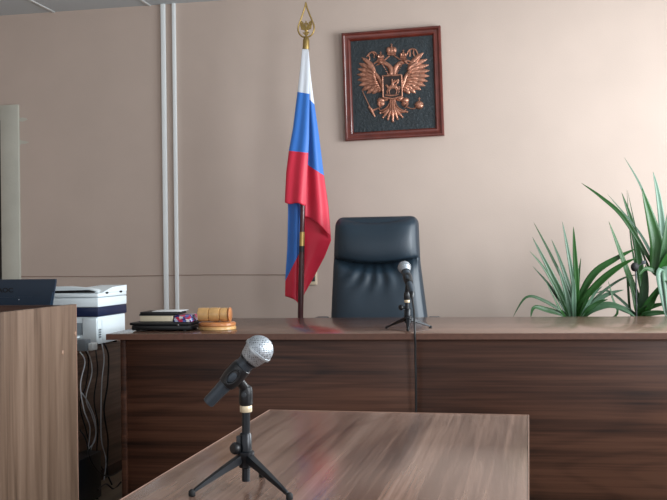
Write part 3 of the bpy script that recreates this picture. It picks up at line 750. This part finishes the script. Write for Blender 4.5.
# body, thighs, claws
bl(bm, (240, 250), 40, 46, .012); bl(bm, (213, 298), 15, 12, .016); bl(bm, (268, 298), 15, 12, .016)
for s, x0 in ((-1, 196), (1, 288)):
    bl(bm, (x0, 306), 16, 11, .018); bl(bm, (x0-s*2, 318), 12, 12, .014)
    for k_ in range(4): st(bm, [(x0+s*(2+k_*2), 309+k_*2), (x0+s*(12-k_*2), 317+k_*4), (x0+s*(9-k_*4), 330+k_*2)], [3, 2.4, .8], .01, 3, .008)
# tail
st(bm, [(240, 296), (240, 318), (241, 338)], [12, 14, 12], .016)
for i, (tx, ty) in enumerate(((192, 360), (203, 377), (222, 384), (241, 392), (259, 383), (277, 375), (295, 355))):
    st(bm, [(240+(tx-240)*.1, 318), (240+(tx-240)*.45, 345), (tx, ty-5)], [3.5, 6, 6.5, 3], .011, 4, .001*(3-abs(i-3)))
    bl(bm, (tx, ty-5), 5, 4.5, .014)
for sg in (-1, 1): st(bm, [(240+sg*8, 312), (240+sg*22, 334), (240+sg*44, 346), (240+sg*52, 340)], [3, 3, 3.2, 2], .012, 4, .003)
for k_ in range(3): st(bm, [(233+k_*7, 300), (233+k_*7, 330), (231+k_*9, 362)], [2.5, 3, 1], .01, 3, .010)
eg = obj('eagle', bm, M_copper, t)
def crown(c, w_, h_):
    bm = B(); x, y = c
    bl(bm, (x, y), w_, h_, .018); st(bm, [(x-w_*.8, y+h_*.85), (x, y+h_*1.05), (x+w_*.8, y+h_*.85)], [3, 3, 3], .016)
    bl(bm, (x-w_*.55, y-h_*.1), w_*.45, h_*.8, .021); bl(bm, (x+w_*.55, y-h_*.1), w_*.45, h_*.8, .021)
    bl(bm, (x, y-h_*1.1), 3, 3, .01); st(bm, [(x, y-h_-1), (x, y-h_-11)], [1.8, 1.8], .006); st(bm, [(x-4, y-h_-7), (x+4, y-h_-7)], [1.5, 1.5], .006)
    obj('crown', bm, M_copper, eg)
crown((237, 115), 20, 16); crown((195, 139), 14, 10); crown((282, 133), 14, 10)
bm = B()
for p in ([(229, 134), (216, 146), (206, 152), (180, 152)], [(246, 134), (260, 143), (268, 148), (296, 147)],
          [(180, 136), (176, 124), (165, 119), (152, 124), (145, 133), (139, 137)], [(163, 121), (170, 130), (168, 142)], [(146, 132), (152, 142), (148, 156), (153, 160)],
          [(296, 130), (302, 116), (315, 109), (328, 112), (334, 122), (338, 134)], [(306, 116), (308, 128), (306, 138)], [(322, 111), (320, 124), (325, 138)]):
    st(bm, p, [2.8, 3.2, 2.6], .007, 4)
obj('ribbon', bm, M_copper, eg)
bm = B()
S0, S1, S2, S3 = E(205, 216), E(274, 212), E(276, 291), E(240, 300); S4 = E(207, 295)
prism(bm, [(p.x, p.z) for p in (S0, S1, S2, S3, S4)], YB-.020, YB-.004); sh = obj('shield', bm, M_shield, t)
bm = B(); fl = [(203, 214), (276, 210), (278, 292), (241, 302), (205, 296), (203, 214)]
for a, b in zip(fl, fl[1:]): st(bm, [a, b], [3.3, 3.3], .006, 2, .020)
obj('shield_border', bm, M_copper, sh)
bm = B()
st(bm, [(222, 262), (240, 255), (256, 258), (262, 266)], [5, 8, 7, 3], .008, 3, .020)      # horse
st(bm, [(226, 262), (219, 250), (214, 252)], [4.5, 4, 2.5], .008, 3, .020)
for a in ([(226, 262), (220, 274), (224, 282)], [(233, 262), (228, 274), (232, 284)], [(252, 262), (258, 272), (254, 284)], [(258, 262), (266, 270), (264, 280)], [(262, 258), (270, 256), (268, 266)]): st(bm, a, [2.8, 2.2, 1.6], .006, 3, .020)
st(bm, [(242, 254), (242, 242), (240, 234)], [4, 5, 3.5], .008, 3, .022); bl(bm, (240, 230), 4, 4.5, .007, .022)  # rider
st(bm, [(244, 244), (252, 236), (264, 228), (258, 244), (248, 250)], [3, 4, 2], .006, 3, .020); st(bm, [(252, 228), (236, 250), (220, 282)], [1.3, 1.3, 1.3], .005, 3, .026)
st(bm, [(214, 287), (232, 289), (252, 288), (264, 285)], [3, 3.5, 2.5, 1.5], .006, 3, .020)
obj('rider', bm, M_copper, sh)
bm = B(); st(bm, [(124, 272), (138, 302), (152, 332)], [1.8, 1.8, 2.2], .006); st(bm, [(148, 330), (160, 348), (172, 370)], [4, 6, 2.5], .012); st(bm, [(160, 346), (176, 340), (192, 334)], [5, 3, 3], .009); bl(bm, (156, 340), 7, 5, .012)
obj('sceptre', bm, M_copper, eg)
bm = B(); bl(bm, (342, 324), 17, 16, .022); st(bm, [(326, 322), (342, 326), (358, 322)], [1.8, 1.8, 1.8], .006, 3, .018); st(bm, [(342, 309), (343, 294)], [1.8, 1.8], .006); st(bm, [(338, 300), (348, 299)], [1.6, 1.6], .006)
st(bm, [(328, 336), (312, 338), (292, 330)], [3.2, 2.6, 3], .009); obj('orb', bm, M_copper, eg)

# ------------------------------------------------------------------ potted plants behind the desk's right end
t = thing('plant_bench', 'low wooden bench under the potted plants, hidden by the desk', 'bench', (.52, 5.72, 0))
bx('bench_top', M_front, t, -.55, .55, -.2, .2, .50, .525)
for sx in (-.52, .52): bx('leg_panel', M_front, t, sx-.012, sx+.012, -.18, .18, 0, .50)
def crop(x, y): return (500+x/2.778, 150+y/2.778)
def plant(label, base, zbase, leaves, pot_h=.19, pot_r=.1, stem=None):
    t = thing('potted_plant', label, 'plant', (base[0], base[1], .525))
    bm = B(); lathe(bm, [(pot_r*.7, 0), (pot_r*.72, .005), (pot_r*.95, pot_h-.03), (pot_r*1.05, pot_h-.028), (pot_r*1.05, pot_h), (pot_r*.93, pot_h), (pot_r*.9, pot_h-.02)], None, 30); obj('pot', bm, M_pot, t)
    bm = B(); lathe(bm, [(pot_r*.9, pot_h-.03), (pot_r*.9, pot_h-.012), (pot_r*.4, pot_h-.008)], None, 24); obj('soil', bm, M_soil, t)
    org = Vector((base[0], base[1], .525))
    if stem:
        bm = B(); tube(bm, smoothpts([(0, 0, pot_h-.02), (stem[0]*.4, stem[1]*.4, pot_h+(stem[2]-pot_h)*.5), stem], 5), .011, 10); obj('stem', bm, mat('stem_green', (88, 104, 62), .6, var=.2), t)
    bm = B(); col = bm.verts.layers.float.new('tone')
    for pts, wpx, Ya, Yb, tone, tw in leaves:
        n_ = len(pts)
        P3 = [at(*crop(*p), Ya+(Yb-Ya)*i/(n_-1)) for i, p in enumerate(pts)]
        # every leaf starts from the crown of its plant
        root = org + (Vector(stem) if stem else Vector((0, 0, pot_h-.015)))
        if (P3[0]-root).length > .02: P3 = [root+(P3[0]-root).normalized()*.004]+P3
        S = smoothpts(P3, 6); m = len(S); W = wpx*.80*5.7/960/2
        rows = []
        for i, p in enumerate(S):
            tg = (S[min(i+1, m-1)]-S[max(i-1, 0)]).normalized(); f = i/(m-1)
            face = Vector((.35*sin(tw), -1, .25+.3*cos(tw)))
            sd = tg.cross(face).normalized(); nm = sd.cross(tg).normalized()
            ww = W*min(1, .35+1.5*f)*max(.02, (1-max(0, (f-.40)/.60)**1.9))
            rows.append([bm.verts.new(p+sd*ww*a+nm*(abs(a)*ww*.32)-org) for a in (-1, -.5, 0, .5, 1)])
            for v in rows[-1]: v[col] = tone
        for i in range(m-1):
            for k_ in range(4): f = bm.faces.new((rows[i][k_], rows[i][k_+1], rows[i+1][k_+1], rows[i+1][k_])); f.smooth = True
    o = obj('foliage', bm, M_leaf, t, solid=.0008)
    return t
pA = at(575, 318, 5.66)
plant('strap-leaved green plant behind the desk, left of the taller plants', (pA.x, 5.66), 0, [
    ([(190, 450), (150, 360), (90, 242)], 8.5, 5.66, 5.60, .55, 0), ([(200, 420), (145, 300), (93, 200)], 4.5, 5.68, 5.74, .45, 1),
    ([(185, 450), (130, 340), (82, 280)], 4.5, 5.62, 5.56, .3, 2), ([(185, 455), (140, 380), (90, 322)], 4, 5.64, 5.66, .7, 0),
    ([(205, 430), (175, 330), (143, 248)], 6, 5.70, 5.76, .6, 1), ([(208, 410), (190, 290), (173, 198)], 6, 5.66, 5.66, .65, 2),
    ([(214, 400), (208, 290), (204, 212)], 6.5, 5.62, 5.58, .05, 0), ([(216, 400), (220, 340), (225, 298)], 3, 5.64, 5.6, .5, 0),
    ([(215, 430), (260, 345), (325, 300), (380, 273)], 9, 5.66, 5.62, .12, 4), ([(225, 430), (280, 365), (335, 322), (378, 300)], 9, 5.62, 5.55, .02, 4.4),
    ([(185, 460), (120, 418), (72, 410), (35, 466)], 4.5, 5.62, 5.55, .5, 0), ([(235, 445), (290, 390), (345, 355), (392, 345)], 3.5, 5.68, 5.74, .65, 3),
    ([(240, 450), (290, 405), (345, 388)], 7, 5.64, 5.62, .75, 2), ([(240, 455), (290, 432), (335, 438), (380, 466)], 9, 5.6, 5.55, .6, 1),
    ([(320, 462), (312, 410), (300, 362)], 3, 5.62, 5.62, .25, 1), ([(195, 450), (182, 390), (160, 320)], 7, 5.60, 5.58, .7, 0),
    ([(180, 462), (130, 445), (95, 438), (85, 466)], 7, 5.62, 5.55, .3, 0), ([(225, 455), (240, 420), (250, 395)], 5, 5.6, 5.58, .3, 1),
    ([(205, 440), (205, 390), (204, 350)], 6, 5.58, 5.56, .8, 0), ([(235, 455), (270, 425), (300, 415)], 6, 5.57, 5.54, .5, 2),
    ([(230, 455), (262, 400), (285, 378)], 4, 5.57, 5.54, .8, 2), ([(175, 455), (160, 430), (120, 350)], 3, 5.57, 5.54, .2, 2)])
pB = at(641, 318, 5.72)
plant('tall strap-leaved plant beside the black rod behind the desk', (pB.x, 5.72), 0, [
    ([(388, 440), (350, 330), (302, 198)], 9, 5.66, 5.60, .05, 1), ([(398, 420), (385, 300), (365, 200), (338, 118)], 9, 5.72, 5.74, .1, 0),
    ([(363, 455), (352, 340), (335, 290)], 3, 5.68, 5.66, .3, 0), ([(392, 450), (402, 380), (405, 318)], 12, 5.66, 5.62, .55, 0),
    ([(395, 455), (430, 400), (472, 350)], 10, 5.64, 5.58, .25, 2), ([(385, 456), (420, 435), (470, 425)], 8, 5.62, 5.55, .35, 2),
    ([(375, 460), (340, 440), (300, 430), (270, 445)], 7, 5.66, 5.62, .7, 3), ([(400, 440), (385, 360), (365, 260), (352, 110)], 3, 5.74, 5.8, .3, 0),
    ([(380, 450), (370, 400), (355, 350)], 5, 5.63, 5.62, .2, 0), ([(405, 455), (425, 420), (445, 380)], 7, 5.6, 5.55, .1, 0),
    ([(372, 462), (350, 430), (300, 392), (262, 400)], 4, 5.7, 5.75, .75, 1), ([(395, 462), (440, 452), (480, 456)], 7, 5.58, 5.52, .5, 2)])
pC = at(664, 318, 5.60); pC.x = .875
cr = at(659, 276, 5.58)
plant('tallest plant at the right edge with a drooping pale leaf', (pC.x, 5.60), 0, [
    ([(432, 330), (436, 270), (418, 190), (394, 106)], 17, 5.58, 5.56, .08, 0), ([(425, 320), (345, 190), (280, 130), (226, 92)], 5.5, 5.60, 5.66, .15, 3),
    ([(436, 330), (420, 290), (380, 220), (298, 122)], 4.5, 5.62, 5.70, .8, 2), ([(445, 320), (452, 240), (440, 130), (425, 60)], 9, 5.60, 5.62, .95, 0),
    ([(440, 320), (430, 230), (395, 110), (345, 20)], 4.5, 5.64, 5.72, .9, 0), ([(430, 345), (410, 320), (385, 250), (354, 112)], 3, 5.60, 5.66, .3, 0),
    ([(450, 330), (458, 260), (468, 160)], 11, 5.56, 5.52, .5, 1), ([(456, 332), (452, 352), (455, 400), (462, 470)], 16, 5.54, 5.46, 1, 0), ([(462, 336), (464, 352), (466, 400), (468, 470)], 12, 5.54, 5.45, .8, 0),
    ([(445, 335), (470, 290), (500, 250)], 10, 5.56, 5.5, .1, 2), ([(450, 330), (480, 240), (500, 140)], 9, 5.58, 5.55, .2, 1),
    ([(452, 350), (480, 370), (500, 430)], 14, 5.54, 5.46, .3, 1), ([(432, 340), (405, 330), (385, 350)], 6, 5.56, 5.54, .15, 1),
    ([(460, 350), (490, 320), (530, 330)], 10, 5.6, 5.6, .1, 1)], stem=(cr.x-pC.x, cr.y-5.60, cr.z-.525))
# round black tipped rods among the leaves
t = thing('gooseneck_microphone', 'small black ball-tipped rod standing among the leaves', 'microphone', at(636, 330, 5.44)*1.0)
o0 = t.location.copy(); o0.z = 0; t.location = o0
p1 = at(634.8, 267, 5.44)-o0
bm = B(); lathe(bm, [(.10, 0), (.10, .012), (.02, .02), (.012, .03)], None, 24); obj('base', bm, M_black, t)
bm = B(); tube(bm, smoothpts([(0, 0, .02), (0, 0, .5), p1-Vector((-.006, 0, .10)), p1], 6), .0045, 8); obj('rod', bm, M_black, t)
bm = B(); ball(bm, p1, (.022, .022, .025)); obj('ball_tip', bm, M_rubber, t)
p2 = at(641.5, 262, 5.44)-o0; p3 = at(645, 285, 5.44)-o0
bm = B(); tube(bm, [p1+Vector((.01, 0, 0)), p2+Vector((.01, 0, -.004))], .003, 8); box(bm, p2.x+.0, p2.x+.022, p2.y-.006, p2.y+.006, p2.z-.012, p2.z+.008, bev=.003); obj('bracket', bm, M_dgrey, t)
